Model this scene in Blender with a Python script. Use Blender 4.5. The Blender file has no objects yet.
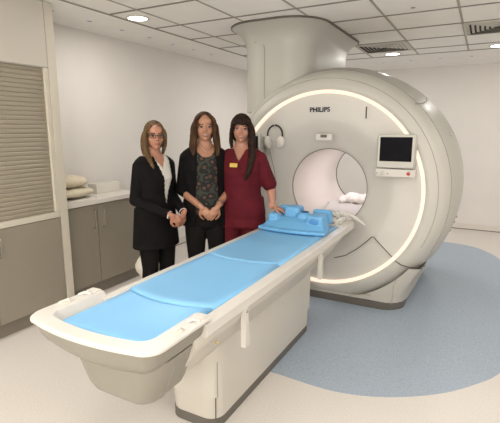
import bpy, bmesh, math, random
from mathutils import Vector, Matrix, Euler, noise
PI = math.pi
R = math.radians
rnd = random.Random(7)
S = bpy.context.scene
C = S.collection

# ------------------------------------------------------------------ camera, world, light, exposure
cam_d = bpy.data.cameras.new('camera'); cam = bpy.data.objects.new('camera', cam_d); C.objects.link(cam)
cam.location = (0, 0, 1.6)
cam.rotation_euler = (R(90 - 10.7), 0, R(28.3))
cam_d.sensor_fit = 'HORIZONTAL'; cam_d.sensor_width = 36; cam_d.lens = 36 * 430 / 500
cam_d.clip_start = 0.05
S.camera = cam
S.view_settings.view_transform = 'Standard'; S.view_settings.look = 'None'
S.view_settings.gamma = 1; S.view_settings.use_curve_mapping = False
S.view_settings.exposure = 0.0
world = bpy.data.worlds.new('world'); S.world = world; world.use_nodes = True
world.node_tree.nodes['Background'].inputs[0].default_value = (1, .93, .85, 1)
world.node_tree.nodes['Background'].inputs[1].default_value = 0.05
WARM = (1.0, .95, .89)
PANEL_W = 10.5      # each square fill panel added unseen behind and beside the camera
SPOT_W = 9.0        # each round downlight
RING_E = 1.0
FILL_PANE_W = 38.0   # glowing fill pane added on the unseen wall behind the viewer
def area_light(name, loc, size, watts, col=WARM, shape='DISK', sy=None, rot=(0, 0, 0), parent=None):
    d = bpy.data.lights.new(name, 'AREA'); d.shape = shape; d.size = size
    if sy: d.size_y = sy
    d.energy = watts; d.color = col
    o = bpy.data.objects.new(name, d); C.objects.link(o); o.location = loc; o.rotation_euler = rot
    if parent: o.parent = parent
    return o

# ------------------------------------------------------------------ materials
def mat(name, col, rough=.5, metal=0., spec=.5, noise_amt=0., nscale=40., emit=None, estr=0., bump=0., bscale=200., sub=0., coat=0., stretch=None):
    m = bpy.data.materials.new(name); m.use_nodes = True
    nt = m.node_tree; b = nt.nodes['Principled BSDF']
    b.inputs['Base Color'].default_value = (*col, 1); b.inputs['Roughness'].default_value = rough
    b.inputs['Metallic'].default_value = metal; b.inputs['Specular IOR Level'].default_value = spec
    if coat: b.inputs['Coat Weight'].default_value = coat; b.inputs['Coat Roughness'].default_value = .15
    if sub: b.inputs['Subsurface Weight'].default_value = sub; b.inputs['Subsurface Radius'].default_value = (.02, .008, .004)
    if emit: b.inputs['Emission Color'].default_value = (*emit, 1); b.inputs['Emission Strength'].default_value = estr
    if noise_amt or bump:
        tc = nt.nodes.new('ShaderNodeTexCoord'); mp = nt.nodes.new('ShaderNodeMapping')
        nt.links.new(tc.outputs['Object'], mp.inputs[0])
        if stretch: mp.inputs['Scale'].default_value = stretch
    if noise_amt:
        n = nt.nodes.new('ShaderNodeTexNoise'); n.inputs['Scale'].default_value = nscale; n.inputs['Detail'].default_value = 3
        nt.links.new(mp.outputs[0], n.inputs[0])
        r = nt.nodes.new('ShaderNodeValToRGB'); nt.links.new(n.outputs[0], r.inputs[0])
        r.color_ramp.elements[0].position = .3; r.color_ramp.elements[1].position = .7
        r.color_ramp.elements[0].color = (*[c * (1 - noise_amt) for c in col], 1)
        r.color_ramp.elements[1].color = (*[min(1, c * (1 + noise_amt)) for c in col], 1)
        nt.links.new(r.outputs[0], b.inputs['Base Color'])
    if bump:
        n2 = nt.nodes.new('ShaderNodeTexNoise'); n2.inputs['Scale'].default_value = bscale
        nt.links.new(mp.outputs[0], n2.inputs[0])
        bp = nt.nodes.new('ShaderNodeBump'); bp.inputs['Strength'].default_value = bump; bp.inputs['Distance'].default_value = .002
        nt.links.new(n2.outputs[0], bp.inputs['Height']); nt.links.new(bp.outputs[0], b.inputs['Normal'])
    return m
def speckle(name, base, dark, light, scale, rough):
    m = bpy.data.materials.new(name); m.use_nodes = True
    nt = m.node_tree; b = nt.nodes['Principled BSDF']; b.inputs['Roughness'].default_value = rough
    b.inputs['Specular IOR Level'].default_value = .4
    tc = nt.nodes.new('ShaderNodeTexCoord')
    v = nt.nodes.new('ShaderNodeTexNoise'); v.inputs['Scale'].default_value = scale; v.inputs['Detail'].default_value = 2
    nt.links.new(tc.outputs['Object'], v.inputs[0])
    r = nt.nodes.new('ShaderNodeValToRGB'); r.color_ramp.interpolation = 'LINEAR'
    e = r.color_ramp.elements
    e[0].position = .34; e[0].color = (*dark, 1); e[1].position = .45; e[1].color = (*base, 1)
    a = e.new(.58); a.color = (*base, 1); a = e.new(.68); a.color = (*light, 1)
    nt.links.new(v.outputs[0], r.inputs[0]); nt.links.new(r.outputs[0], b.inputs['Base Color'])
    return m
M = {}
M['wall'] = mat('wall_paint', (.79, .765, .735), .7, noise_amt=.015, nscale=3)
M['ceil'] = mat('ceiling_tile', (.90, .885, .855), .8, noise_amt=.02, nscale=5)
M['tbar'] = mat('ceiling_grid_metal', (.24, .215, .18), .6)
M['floor'] = speckle('cream_vinyl', (.665, .63, .595), (.60, .56, .52), (.71, .68, .65), 110, .42)
M['blue_floor'] = speckle('blue_vinyl', (.345, .415, .50), (.27, .335, .42), (.44, .50, .57), 100, .42)
M['skirt'] = mat('skirting', (.74, .70, .65), .5)
M['gap'] = mat('dark_gap', (.10, .085, .065), .7)
M['shell'] = mat('gantry_plastic', (.53, .52, .48), .42, coat=.05)
M['shell2'] = mat('gantry_satin_plastic', (.48, .475, .435), .42, coat=.05)
M['face'] = mat('gantry_face_plastic', (.62, .605, .57), .38)
M['bore'] = mat('bore_liner', (.72, .66, .60), .3)
M['plinth'] = mat('grey_plinth', (.12, .11, .095), .5)
M['base'] = mat('gantry_base_plastic', (.50, .485, .44), .35)
M['ring'] = mat('light_ring', (.30, .26, .22), .4, emit=(1.0, .80, .64), estr=RING_E)
M['seam'] = mat('seam_line', (.07, .06, .05), .6)
M['seam_soft'] = mat('soft_seam_line', (.33, .31, .28), .6)
M['navy'] = mat('navy_lettering', (.015, .018, .04), .4)
M['screen'] = mat('black_screen', (.006, .006, .008), .5, spec=.06)
M['white'] = mat('white_plastic', (.62, .60, .565), .35)
M['table'] = mat('table_plastic', (.56, .535, .485), .38)
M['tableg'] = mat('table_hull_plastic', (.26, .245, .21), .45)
M['blue'] = mat('blue_vinyl_mattress', (.20, .47, .76), .42, noise_amt=.02, nscale=6)
M['blue2'] = mat('blue_foam', (.14, .40, .70), .5)
M['black'] = mat('black_plastic', (.012, .012, .012), .35)
M['red'] = mat('red_button', (.45, .03, .03), .35)
M['grey'] = mat('grey_plastic', (.25, .24, .22), .4)
M['cab'] = mat('taupe_laminate', (.285, .255, .205), .38, noise_amt=.02, nscale=3)
M['cabtop'] = mat('pale_laminate', (.56, .53, .475), .45)
M['cabside'] = mat('cream_edge', (.60, .56, .48), .4)
M['shutter'] = mat('shutter_slats', (.31, .275, .215), .4)
M['plinthc'] = mat('taupe_plinth', (.21, .185, .15), .5)
M['steel'] = mat('brushed_steel', (.62, .60, .56), .3, metal=1)
M['worktop'] = mat('worktop', (.74, .71, .66), .3)
M['sack'] = mat('cream_cotton', (.68, .61, .47), .85, noise_amt=.1, nscale=25, bump=.4, bscale=60)
M['paper'] = mat('paper', (.75, .72, .66), .7)
M['bag'] = mat('white_bag', (.72, .68, .60), .5, bump=.6, bscale=30)
M['vent'] = mat('vent_metal', (.56, .54, .49), .5)
M['dark'] = mat('dark_void', (.02, .018, .015), .8)
M['lamp'] = mat('lamp_glass', (1, 1, .95), .5, emit=(1, .94, .84), estr=9)
M['lampblue'] = mat('tinted_lens', (.10, .14, .50), .3)
M['panel'] = mat('fill_glow', (1, 1, .95), .5, emit=(1, .92, .80), estr=3)  # glow of the added ceiling panels and the pane behind the viewer
def skin(n, c): return mat(n, c, .45, sub=.08, noise_amt=.05, nscale=30)
M['skin1'] = skin('skin_rosy', (.44, .21, .14)); M['skin2'] = skin('skin_tan', (.40, .20, .125)); M['skin3'] = skin('skin_light', (.42, .205, .14))
M['lips'] = mat('lips', (.28, .05, .045), .4); M['eyew'] = mat('eye_white', (.24, .19, .16), .3); M['iris'] = mat('iris', (.03, .02, .015), .2)
M['brow'] = mat('brow', (.07, .035, .018), .7); M['teeth'] = mat('teeth', (.42, .34, .29), .3)
def hairm(n, c, c2): 
    m = mat(n, c, .6, spec=.2, noise_amt=.55, nscale=14, bump=.5, bscale=40, stretch=(6, 6, .7)); return m
M['hair1'] = hairm('ash_blonde_hair', (.13, .08, .038), 0); M['hair2'] = hairm('brown_hair', (.060, .028, .013), 0); M['hair3'] = hairm('dark_brown_hair', (.022, .010, .007), 0)
M['blackcloth'] = mat('black_cloth', (.006, .0055, .006), .9, spec=.15, noise_amt=.2, nscale=20)
M['trouser'] = mat('black_trouser_cloth', (.008, .007, .007), .9, spec=.15)
M['shirt'] = mat('white_shirt', (.66, .63, .58), .8)
M['scrub'] = mat('burgundy_cloth', (.095, .008, .014), .85, spec=.2, noise_amt=.15, nscale=12)
M['badge'] = mat('yellow_badge', (.72, .52, .06), .4)
M['shoe'] = mat('black_shoe', (.012, .011, .010), .4)
def floral():
    m = bpy.data.materials.new('floral_cloth'); m.use_nodes = True
    nt = m.node_tree; b = nt.nodes['Principled BSDF']; b.inputs['Roughness'].default_value = .85; b.inputs['Specular IOR Level'].default_value = .15
    tc = nt.nodes.new('ShaderNodeTexCoord'); v = nt.nodes.new('ShaderNodeTexVoronoi'); v.inputs['Scale'].default_value = 21
    nt.links.new(tc.outputs['Object'], v.inputs[0])
    r = nt.nodes.new('ShaderNodeValToRGB'); e = r.color_ramp.elements; r.color_ramp.interpolation = 'CONSTANT'
    e[0].position = 0; e[0].color = (.05, .03, .02, 1); e[1].position = .12; e[1].color = (.15, .055, .035, 1)
    a = e.new(.24); a.color = (.075, .06, .05, 1); a = e.new(.32); a.color = (.022, .022, .021, 1)
    a = e.new(.62); a.color = (.045, .05, .042, 1)
    nt.links.new(v.outputs['Distance'], r.inputs[0]); nt.links.new(r.outputs[0], b.inputs['Base Color'])
    return m
M['floral'] = floral()

# ------------------------------------------------------------------ helpers
def link(name, me, m=None, parent=None, smooth=True, angle=40):
    o = bpy.data.objects.new(name, me); C.objects.link(o)
    if m is not None:
        for k in (m if isinstance(m, (list, tuple)) else [m]): me.materials.append(k)
    if smooth:
        bm = bmesh.new(); bm.from_mesh(me)
        for f in bm.faces: f.smooth = True
        for e in bm.edges:
            if len(e.link_faces) == 2 and e.calc_face_angle(0) > R(angle): e.smooth = False
        bm.to_mesh(me); bm.free()
        if angle <= 40:
            wn = o.modifiers.new('weighted_normals', 'WEIGHTED_NORMAL'); wn.keep_sharp = True; wn.weight = 80
    if parent is not None: o.parent = parent
    return o
class MB:
    def __init__(s): s.bm = bmesh.new()
    def raw(s, vs, fs, mtx=None):
        bv = [s.bm.verts.new(mtx @ Vector(v) if mtx else v) for v in vs]
        for f in fs:
            try: s.bm.faces.new([bv[i] for i in f])
            except ValueError: pass
        return s
    def box(s, lo, hi, bev=0., seg=2, mtx=None):
        t = bmesh.new(); bmesh.ops.create_cube(t, size=1)
        for v in t.verts: v.co = Vector([lo[i] + (v.co[i] + .5) * (hi[i] - lo[i]) for i in range(3)])
        if bev: bmesh.ops.bevel(t, geom=list(t.edges), offset=bev, segments=seg, profile=.5, affect='EDGES')
        s._merge(t, mtx); return s
    def _merge(s, t, mtx=None):
        t.verts.index_update()
        s.raw([v.co.copy() for v in t.verts], [[v.index for v in f.verts] for f in t.faces], mtx); t.free()
    def loft(s, rings, cap=True, mtx=None, closed=True):
        n = len(rings[0]); vs = [v for r in rings for v in r]; fs = []
        for i in range(len(rings) - 1):
            for j in range(n if closed else n - 1):
                a = i * n + j; b = i * n + (j + 1) % n
                fs.append([a, b, b + n, a + n])
        if cap: fs.append(list(range(n))[::-1]); fs.append([(len(rings) - 1) * n + j for j in range(n)])
        s.raw(vs, fs, mtx); return s
    def tube(s, pts, rad, seg=10, flat=1., cap=True, mtx=None, up=None):
        pts = [Vector(p) for p in pts]; rings = []
        if not isinstance(rad, (list, tuple)): rad = [rad] * len(pts)
        prev = Vector(up) if up else None
        for i, p in enumerate(pts):
            d = (pts[min(i + 1, len(pts) - 1)] - pts[max(i - 1, 0)]).normalized()
            if prev is None: prev = Vector((0, 0, 1)) if abs(d.z) < .9 else Vector((0, 1, 0))
            x = prev.cross(d)
            if x.length < 1e-5: x = Vector((1, 0, 0)).cross(d)
            x.normalize(); y = d.cross(x).normalized(); prev = y
            rings.append([p + x * math.cos(a) * rad[i] + y * math.sin(a) * rad[i] * flat for a in [2 * PI * k / seg for k in range(seg)]])
        s.loft(rings, cap, mtx); return s
    def limb(s, pts, rads, seg=16):   # tube with round ends
        p = [Vector(q) for q in pts]
        s.tube(p, list(rads), seg)
        s.ell(p[0], (rads[0],) * 3); s.ell(p[-1], (rads[-1],) * 3); return s
    def ell(s, c, r, rot=None, seg=18, mtx=None):
        t = bmesh.new(); bmesh.ops.create_uvsphere(t, u_segments=seg, v_segments=seg // 2 + 2, radius=1)
        m = Matrix.Translation(Vector(c)) @ (Euler(rot).to_matrix().to_4x4() if rot else Matrix.Identity(4)) @ Matrix.Diagonal((*r, 1))
        for v in t.verts: v.co = m @ v.co
        s._merge(t, mtx); return s
    def revolve(s, prof, seg=96, axis='Y', c=(0, 0, 0), a0=0, a1=2 * PI):  # prof (r, h)
        full = abs(a1 - a0 - 2 * PI) < 1e-6; n = seg if full else seg + 1
        rings = []
        for r, h in prof:
            ring = []
            for k in range(n):
                a = a0 + (a1 - a0) * k / seg
                u, w = r * math.cos(a), r * math.sin(a)
                ring.append(Vector((c[0] + u, c[1] + h, c[2] + w)) if axis == 'Y' else Vector((c[0] + u, c[1] + w, c[2] + h)))
            rings.append(ring)
        s.loft(rings, False, closed=full); return s
    def prism(s, poly, z0, z1, mtx=None):  # polygon in xy
        s.loft([[Vector((x, y, z0)) for x, y in poly], [Vector((x, y, z1)) for x, y in poly]], True, mtx); return s
    def out(s, name, m, parent=None, smooth=True, angle=40):
        bmesh.ops.remove_doubles(s.bm, verts=s.bm.verts, dist=1e-6)
        bmesh.ops.recalc_face_normals(s.bm, faces=s.bm.faces)
        me = bpy.data.meshes.new(name); s.bm.to_mesh(me); s.bm.free()
        return link(name, me, m, parent, smooth, angle)
def tag(o, label=None, cat=None, group=None, kind=None):
    if label: o['label'] = label
    if cat: o['category'] = cat
    if group: o['group'] = group
    if kind: o['kind'] = kind
    return o
def thing(name, label, cat, loc=(0, 0, 0), rz=0., group=None):
    o = bpy.data.objects.new(name, None); C.objects.link(o); o.empty_display_size = .1
    o.location = loc; o.rotation_euler = (0, 0, rz); return tag(o, label, cat, group)
def copy_tree(o, parent=None):
    c = o.copy(); C.objects.link(c)
    if parent is not None: c.parent = parent
    for ch in [x for x in C.objects if x.parent == o]: copy_tree(ch, c)
    return c
def struct(name, mb, m, **k): return tag(mb.out(name, m, None, **k), kind='structure')
def rrect(x0, y0, x1, y1, r, n=6):
    p = []
    rs = r if isinstance(r, (list, tuple)) else [r] * 4
    for (cx, cy, a, q) in ((x1 - rs[0], y0 + rs[0], -90, rs[0]), (x1 - rs[1], y1 - rs[1], 0, rs[1]), (x0 + rs[2], y1 - rs[2], 90, rs[2]), (x0 + rs[3], y0 + rs[3], 180, rs[3])):
        for k in range(n + 1):
            t = R(a + 90 * k / n); p.append((cx + q * math.cos(t), cy + q * math.sin(t)))
    return p
def fuse(mb, voxel, smooth=2):
    bmesh.ops.recalc_face_normals(mb.bm, faces=mb.bm.faces)
    me = bpy.data.meshes.new('tmp'); mb.bm.to_mesh(me); mb.bm.free()
    o = bpy.data.objects.new('tmp', me); C.objects.link(o)
    r = o.modifiers.new('r', 'REMESH'); r.mode = 'VOXEL'; r.voxel_size = voxel
    if smooth:
        sm = o.modifiers.new('s', 'SMOOTH'); sm.iterations = smooth; sm.factor = .5
    dg = bpy.context.evaluated_depsgraph_get(); dg.update()
    res = bpy.data.meshes.new_from_object(o.evaluated_get(dg))
    bpy.data.objects.remove(o); bpy.data.meshes.remove(me)
    return res
def catmull(pts, n=6, closed=True):
    out = []; N = len(pts)
    for i in range(N if closed else N - 1):
        p = [Vector(pts[(i + k) % N]) if closed else Vector(pts[min(max(i + k, 0), N - 1)]) for k in (-1, 0, 1, 2)]
        for j in range(n):
            t = j / n
            out.append(.5 * ((2 * p[1]) + (p[2] - p[0]) * t + (2 * p[0] - 5 * p[1] + 4 * p[2] - p[3]) * t * t + (-p[0] + 3 * p[1] - 3 * p[2] + p[3]) * t ** 3))
    if not closed: out.append(Vector(pts[-1]))
    return out

# ------------------------------------------------------------------ room shell
XL, XR, YB, YF, ZC = -3.70, 2.6, 7.76, -2.2, 2.6
struct('floor', MB().box((XL, YF, -.1), (XR, YB, 0)), M['floor'], smooth=False)
struct('wall_left', MB().box((XL - .12, YF - .12, 0), (XL, YB + .12, ZC)), M['wall'], smooth=False)
struct('wall_back', MB().box((XL, YB, 0), (XR, YB + .12, ZC)), M['wall'], smooth=False)
struct('wall_right', MB().box((XR, YF - .12, 0), (XR + .12, YB + .12, ZC)), M['wall'], smooth=False)
struct('wall_front', MB().box((XL, YF - .12, 0), (XR, YF, ZC)), M['wall'], smooth=False)
struct('ceiling', MB().box((XL - .12, YF - .12, ZC), (XR + .12, YB + .12, ZC + .1)), M['ceil'], smooth=False)
struct('baseboard_back', MB().box((XL, YB - .012, .012), (XR, YB, .10)), M['skirt'], smooth=False)
struct('baseboard_left', MB().box((XL, 3.6, .012), (XL + .012, YB - .012, .10)), M['skirt'], smooth=False)
struct('trim_1', MB().box((XL, YB - .008, 0), (XR, YB, .012)).box((XL, 3.6, 0), (XL + .008, YB, .012)), M['gap'], smooth=False)
w_ = struct('fill_pane_1', MB().box((-2.2, YF + .001, 1.0), (1.4, YF + .02, 2.2)), M['panel'], smooth=False)  # added glowing pane, put behind the viewer as level fill light
struct('trim_5', MB().box((-2.26, YF + .001, .94), (1.46, YF + .05, 1.0)).box((-2.26, YF + .001, 2.2), (1.46, YF + .05, 2.26)).box((-2.26, YF + .001, 1.0), (-2.2, YF + .05, 2.2)).box((1.4, YF + .001, 1.0), (1.46, YF + .05, 2.2)), M['skirt'], smooth=False)  # frame around the added pane
area_light('fill_pane_light', (-.4, YF + .06, 1.6), 3.5, FILL_PANE_W, (1, .955, .90), 'RECTANGLE', 1.15, (R(90), 0, R(0)))  # fill light sent out by the added pane
# suspended-ceiling grid: bars along both room directions inside a plain margin
gx0, gy1, gx1, gy0 = -3.0, 6.38, 2.16, -1.9
g = MB()
for x in [gx0] + [-2.68 + .6 * k for k in range(9)]:
    w = .010 if x > gx0 else .014
    g.box((x - w, gy0, ZC - .004), (x + w, gy1, ZC - .0005))
struct('trim_2', g, mat('ceiling_bar_light', (.40, .37, .32), .6), smooth=False)
g = MB()
for y in [gy1] + [5.96 - .6 * k for k in range(14)]:
    g.box((gx0, y - .011, ZC - .0055), (gx1, y + .011, ZC - .001))
g.box((gx0 - .014, gy0, ZC - .0055), (gx0 + .006, gy1, ZC - .001))
struct('trim_3', g, M['tbar'], smooth=False)
# blue vinyl inlay
pts = [(-1.5, 2.42), (-1.07, 2.395), (-.69, 2.385), (-.39, 2.478), (-.116, 2.663), (.083, 2.883), (.228, 3.113), (.42, 3.6), (.54, 4.3), (.55, 5.0), (.45, 5.6), (.32, 6.02), (.18, 6.36), (-.03, 6.6), (-.3, 6.68), (-.9, 6.72), (-1.8, 6.6), (-2.35, 5.8), (-2.45, 4.6), (-2.3, 3.4), (-1.95, 2.7)]
poly = catmull([(x, y, 0) for x, y in pts], 6)
struct('trim_4', MB().prism([(p.x, p.y) for p in poly], .0002, .0022), M['blue_floor'], smooth=False)

# ------------------------------------------------------------------ ceiling fittings
def downlight(x, y, label, r=.085):
    t = thing('downlight', label, 'ceiling light', (x, y, ZC), group='round downlights in the tiled ceiling')
    MB().revolve([(r, -.001), (r + .02, -.001), (r + .022, -.004), (r + .018, -.008), (r, -.006)], 32, 'Z').out('trim_ring', M['white'], t)
    MB().revolve([(.0005, -.003), (r, -.003), (r, -.0045), (.0005, -.005)], 32, 'Z').out('diffuser', M['lamp'], t)
    area_light('downlight_light', (0, 0, -.012), 2 * r, SPOT_W, parent=t)
    return t
downlight(-2.87, 3.18, 'round lit downlight in the ceiling above the three women')
downlight(-1.18, 6.20, 'round lit downlight in the ceiling behind the scanner dome, beside the nearer air vent')
downlight(.05, 6.20, 'round lit downlight in the ceiling at the right edge of the photo')
downlight(-2.38, 5.50, 'round fill downlight added in the ceiling, unseen behind the white column, the nearer one')  # this lamp and the next are added unseen to brighten the far left wall
downlight(-2.38, 6.20, 'round fill downlight added in the ceiling, unseen behind the white column, the farther one')
for x, y in ((-2.87, 1.1), (-2.87, -.8), (.02, 1.1), (1.2, 3.3)): downlight(x, y, 'round fill downlight added in the unseen ceiling, %s' % {-.8: 'in the front left corner', 1.1: 'over the left cabinets' if x < -1 else 'above the viewer', 3.3: 'near the right wall'}[y])  # extra downlights added out of view for more light
for x, y in ((-1.78, -1.3), (-.58, -1.3), (.62, -1.3), (-1.18, .5), (.62, .5), (1.82, 2.9), (1.82, 5.9)):  # fill panels added in the unseen ceiling to spread the light
    t = thing('ceiling_fill_panel', 'square fill light panel added in the unseen part of the ceiling', 'ceiling light', (x, y, ZC), group='added square fill panels')
    MB().box((-.29, -.29, -.008), (.29, .29, -.006)).out('diffuser', M['panel'], t, smooth=False)
    area_light('fill_panel_light', (0, 0, -.012), .56, PANEL_W, shape='SQUARE', parent=t)
# little blue lensed spots in the plain ceiling margin
sp0 = None
def margin_spot(x, y, label):
    global sp0
    if sp0 is None:
        sp0 = thing('margin_spotlight', label, 'spotlight', (x, y, ZC), group='small blue spotlights along the ceiling edge')
        MB().revolve([(.022, -.001), (.034, -.001), (.034, -.005), (.022, -.006)], 20, 'Z').out('trim_ring', M['ceil'], sp0)
        MB().revolve([(.0005, -.003), (.024, -.003), (.024, -.0045), (.0005, -.005)], 20, 'Z').out('lens', M['lampblue'], sp0)
        return
    c = copy_tree(sp0); c.location = (x, y, ZC); c['label'] = label
words = ['first', 'second', 'third', 'fourth', 'fifth', 'sixth', 'seventh']
for k in range(7): margin_spot(-3.33, 2.63 + .41 * k, 'small blue spotlight over the left wall, %s counting from the roller-shutter cabinet' % words[k])
for k, w in enumerate(['leftmost', 'second from left', 'third from left', 'rightmost']): margin_spot(-1.44 + .395 * k, 6.88, 'small blue spotlight over the far right wall, %s of its row' % w)
def vent(x, y, label):
    t = thing('air_vent', label, 'air vent', (x, y, ZC), group='square louvred air vents in the ceiling')
    a = .285
    MB().box((-a, -a, -.004), (a, a, -.002)).out('backing', M['dark'], t, smooth=False)
    f = MB()
    for s in (-1, 1):
        f.box((s * a - .012, -a, -.014), (s * a + .012, a, -.002)); f.box((-a, s * a - .012, -.014), (a, s * a + .012, -.002))
    f.out('frame', M['vent'], t, smooth=False)
    for k in range(6):
        q = a - .012 - .042 * k; p = q - .034
        if p < .01: break
        MB().loft([[Vector((sx * q, sy * q, -.004)) for sx, sy in ((-1, -1), (1, -1), (1, 1), (-1, 1))],
                   [Vector((sx * (p + .008), sy * (p + .008), -.016)) for sx, sy in ((-1, -1), (1, -1), (1, 1), (-1, 1))],
                   [Vector((sx * (p + .012), sy * (p + .012), -.016)) for sx, sy in ((-1, -1), (1, -1), (1, 1), (-1, 1))]], False).out('louvre', M['vent'], t, smooth=False)
vent(-1.18, 5.66, 'square louvred air vent in the ceiling just right of the white column')
vent(.02, 5.06, 'square louvred air vent in the ceiling near the right edge of the photo')
t = thing('ceiling_sprinkler', 'tiny round sprinkler head in a ceiling tile above the scanner', 'sprinkler', (-.62, 4.0, ZC))
MB().revolve([(.001, -.001), (.02, -.001), (.018, -.005), (.001, -.006)], 16, 'Z').out('cover_plate', M['seam_soft'], t)

# ------------------------------------------------------------------ tall cabinet with roller shutter
FX = -3.14
tc_ = thing('tall_cabinet', 'tall built-in cabinet with a roller shutter above taupe doors at the left', 'cabinet', (FX, 0, 0))
D = -.55
MB().box((D, 1.20, .12), (-.022, 2.41, .87)).box((D, 1.20, 2.09), (-.02, 2.41, 2.595)).box((D, 1.2, .87), (D + .02, 2.41, 2.1)).box((D, 1.2, .87), (-.03, 2.41, .90)).out('carcass', M['cabtop'], tc_, smooth=False)
MB().box((D, 2.412, 0), (.0, 2.49, 2.597), .003).out('end_panel', M['cabside'], tc_)
MB().box((D, 1.185, 0), (0, 1.2, 2.597), .003).out('end_panel', M['cabside'], tc_)
MB().box((-.02, 1.2, 2.095), (-.002, 2.408, 2.592), .002).out('upper_panel', M['cabtop'], tc_)
MB().box((-.06, 1.2, .872), (.004, 2.408, .918), .003).out('ledge', M['cabside'], tc_)
s = MB(); n = 34; z0, z1 = .92, 2.09
prof = []
for k in range(n):
    a = z0 + (z1 - z0) * k / n; h = (z1 - z0) / n
    prof += [(-.031, a), (-.026, a + .006), (-.0245, a + h * .5), (-.026, a + h - .006)]
prof.append((-.030, z1))
s.loft([[Vector((x, y, z)) for x, z in prof] for y in (1.2, 2.375)], False, closed=False).out('roller_shutter', M['shutter'], tc_, angle=25)
MB().box((-.04, 2.375, .92), (-.004, 2.41, 2.09), .003).out('shutter_guide', M['cabside'], tc_)
MB().box((D, 1.2, 0), (-.05, 2.41, .118)).out('plinth', M['plinthc'], tc_, smooth=False)
def bar_handle(parent, x, y, z0, z1):
    MB().tube([(x, y, z0), (x + .03, y, z0), (x + .032, y, z0 + .01), (x + .032, y, z1 - .01), (x + .03, y, z1), (x, y, z1)], .0055, 8).out('handle', M['steel'], parent)
for a, b, hy in ((1.203, 1.80, 1.76), (1.806, 2.407, 1.855)):
    d = MB().box((-.02, a, .124), (0, b, .868), .002).out('door', M['cab'], tc_)
    bar_handle(d, 0, hy, .66, .80)

# base cabinets + worktop
def base_cab(y0, y1, label, hy):
    t = thing('base_cabinet', label, 'cabinet', (-3.235, 0, 0), group='taupe base cabinets under the worktop')
    MB().box((-.455, y0 + .001, .12), (-.022, y1 - .001, .905)).out('carcass', M['cabtop'], t, smooth=False)
    MB().box((-.455, y0 + .001, 0), (-.045, y1 - .001, .118)).out('plinth', M['plinthc'], t, smooth=False)
    d = MB().box((-.02, y0 + .003, .124), (0, y1 - .003, .90), .002).out('door', M['cab'], t)
    bar_handle(d, 0, hy, .68, .84)
base_cab(2.492, 2.895, 'taupe base cabinet next to the roller-shutter cabinet, its handle on the right', 2.845)
base_cab(2.897, 3.50, 'taupe base cabinet behind the woman with glasses, its handle on the left', 2.955)
tag(MB().box((XL + .001, 2.492, .907), (-3.215, 3.52, .95), .004).box((XL + .001, 2.492, .95), (XL + .014, 3.52, .985), .003).out('worktop', M['worktop']), 'pale worktop over the two taupe base cabinets against the left wall', 'worktop')
def sack(x, y, z, lx, ly, h, rz, label, seed):
    b = MB(); n = 28; m_ = 14; r_ = random.Random(seed)
    rings = []
    for i in range(m_ + 1):
        ph = -PI / 2 + PI * i / m_; c_ = abs(math.cos(ph)) ** .55; z_ = math.copysign(abs(math.sin(ph)) ** .9, math.sin(ph))
        ring = []
        for j in range(n):
            a = 2 * PI * j / n
            cx = math.copysign(abs(math.cos(a)) ** .55, math.cos(a)); cy = math.copysign(abs(math.sin(a)) ** .55, math.sin(a))
            p = Vector((lx / 2 * cx * max(c_, .02), ly / 2 * cy * max(c_, .02), h / 2 * z_ * (1 - .45 * abs(cx) ** 3 * abs(cy))))
            w = noise.noise(p * 14 + Vector((seed, 0, 0))) * .012
            p.z += w * (z_ if z_ > 0 else .1); p.x += w * .4
            ring.append(p + Vector((0, 0, h / 2)))
        rings.append(ring)
    b.loft(rings)
    o = b.out('cushion', M['sack'], None, angle=60); o.location = (x, y, z); o.rotation_euler = (0, 0, rz)
    return tag(o, label, 'cushion', 'cream cushions piled on the worktop')
tag(MB().box((-.14, -.18, 0), (.14, .18, .022), .004).out('folded_paper_stack', M['paper']), 'flat stack of folded white paper under the cream cushions', 'paper').location = (-3.38, 2.72, .9505)
sack(-3.41, 2.72, .9735, .36, .42, .10, .1, 'cream cushion with frayed edge, lower of the two on the worktop', 3)
sack(-3.45, 2.71, 1.062, .34, .38, .12, -.1, 'plump cream cushion lying on top of the pile on the worktop', 9)
t = thing('glove_box', 'low white box standing on the worktop beside the cushions', 'box', (-3.56, 3.30, .9505), R(-4))
MB().box((-.07, -.15, 0), (.07, .15, .10), .004).out('carton', M['paper'], t)
MB().box((-.04, -.10, .10), (.04, .10, .1012)).out('opening', M['cabtop'], t, smooth=False)
b = MB(); rings = []
for i in range(15):
    z = .52 * i / 14; rr = .10 + .03 * math.sin(i * .9) - (.05 if i > 11 else 0) * (i - 11) / 3
    rings.append([Vector((math.cos(a) * (rr + .018 * noise.noise(Vector((math.cos(a) * 2, math.sin(a) * 2, z * 9)))), math.sin(a) * (rr + .018 * math.sin(5 * a + z * 12)), z)) for a in [2 * PI * k / 28 for k in range(28)]])
o = b.loft(rings).out('waste_bag', M['bag'], None, angle=60); o.location = (-2.74, 3.03, .001)
tag(o, 'crumpled white bag standing on the floor behind the woman with glasses', 'bag')

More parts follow.
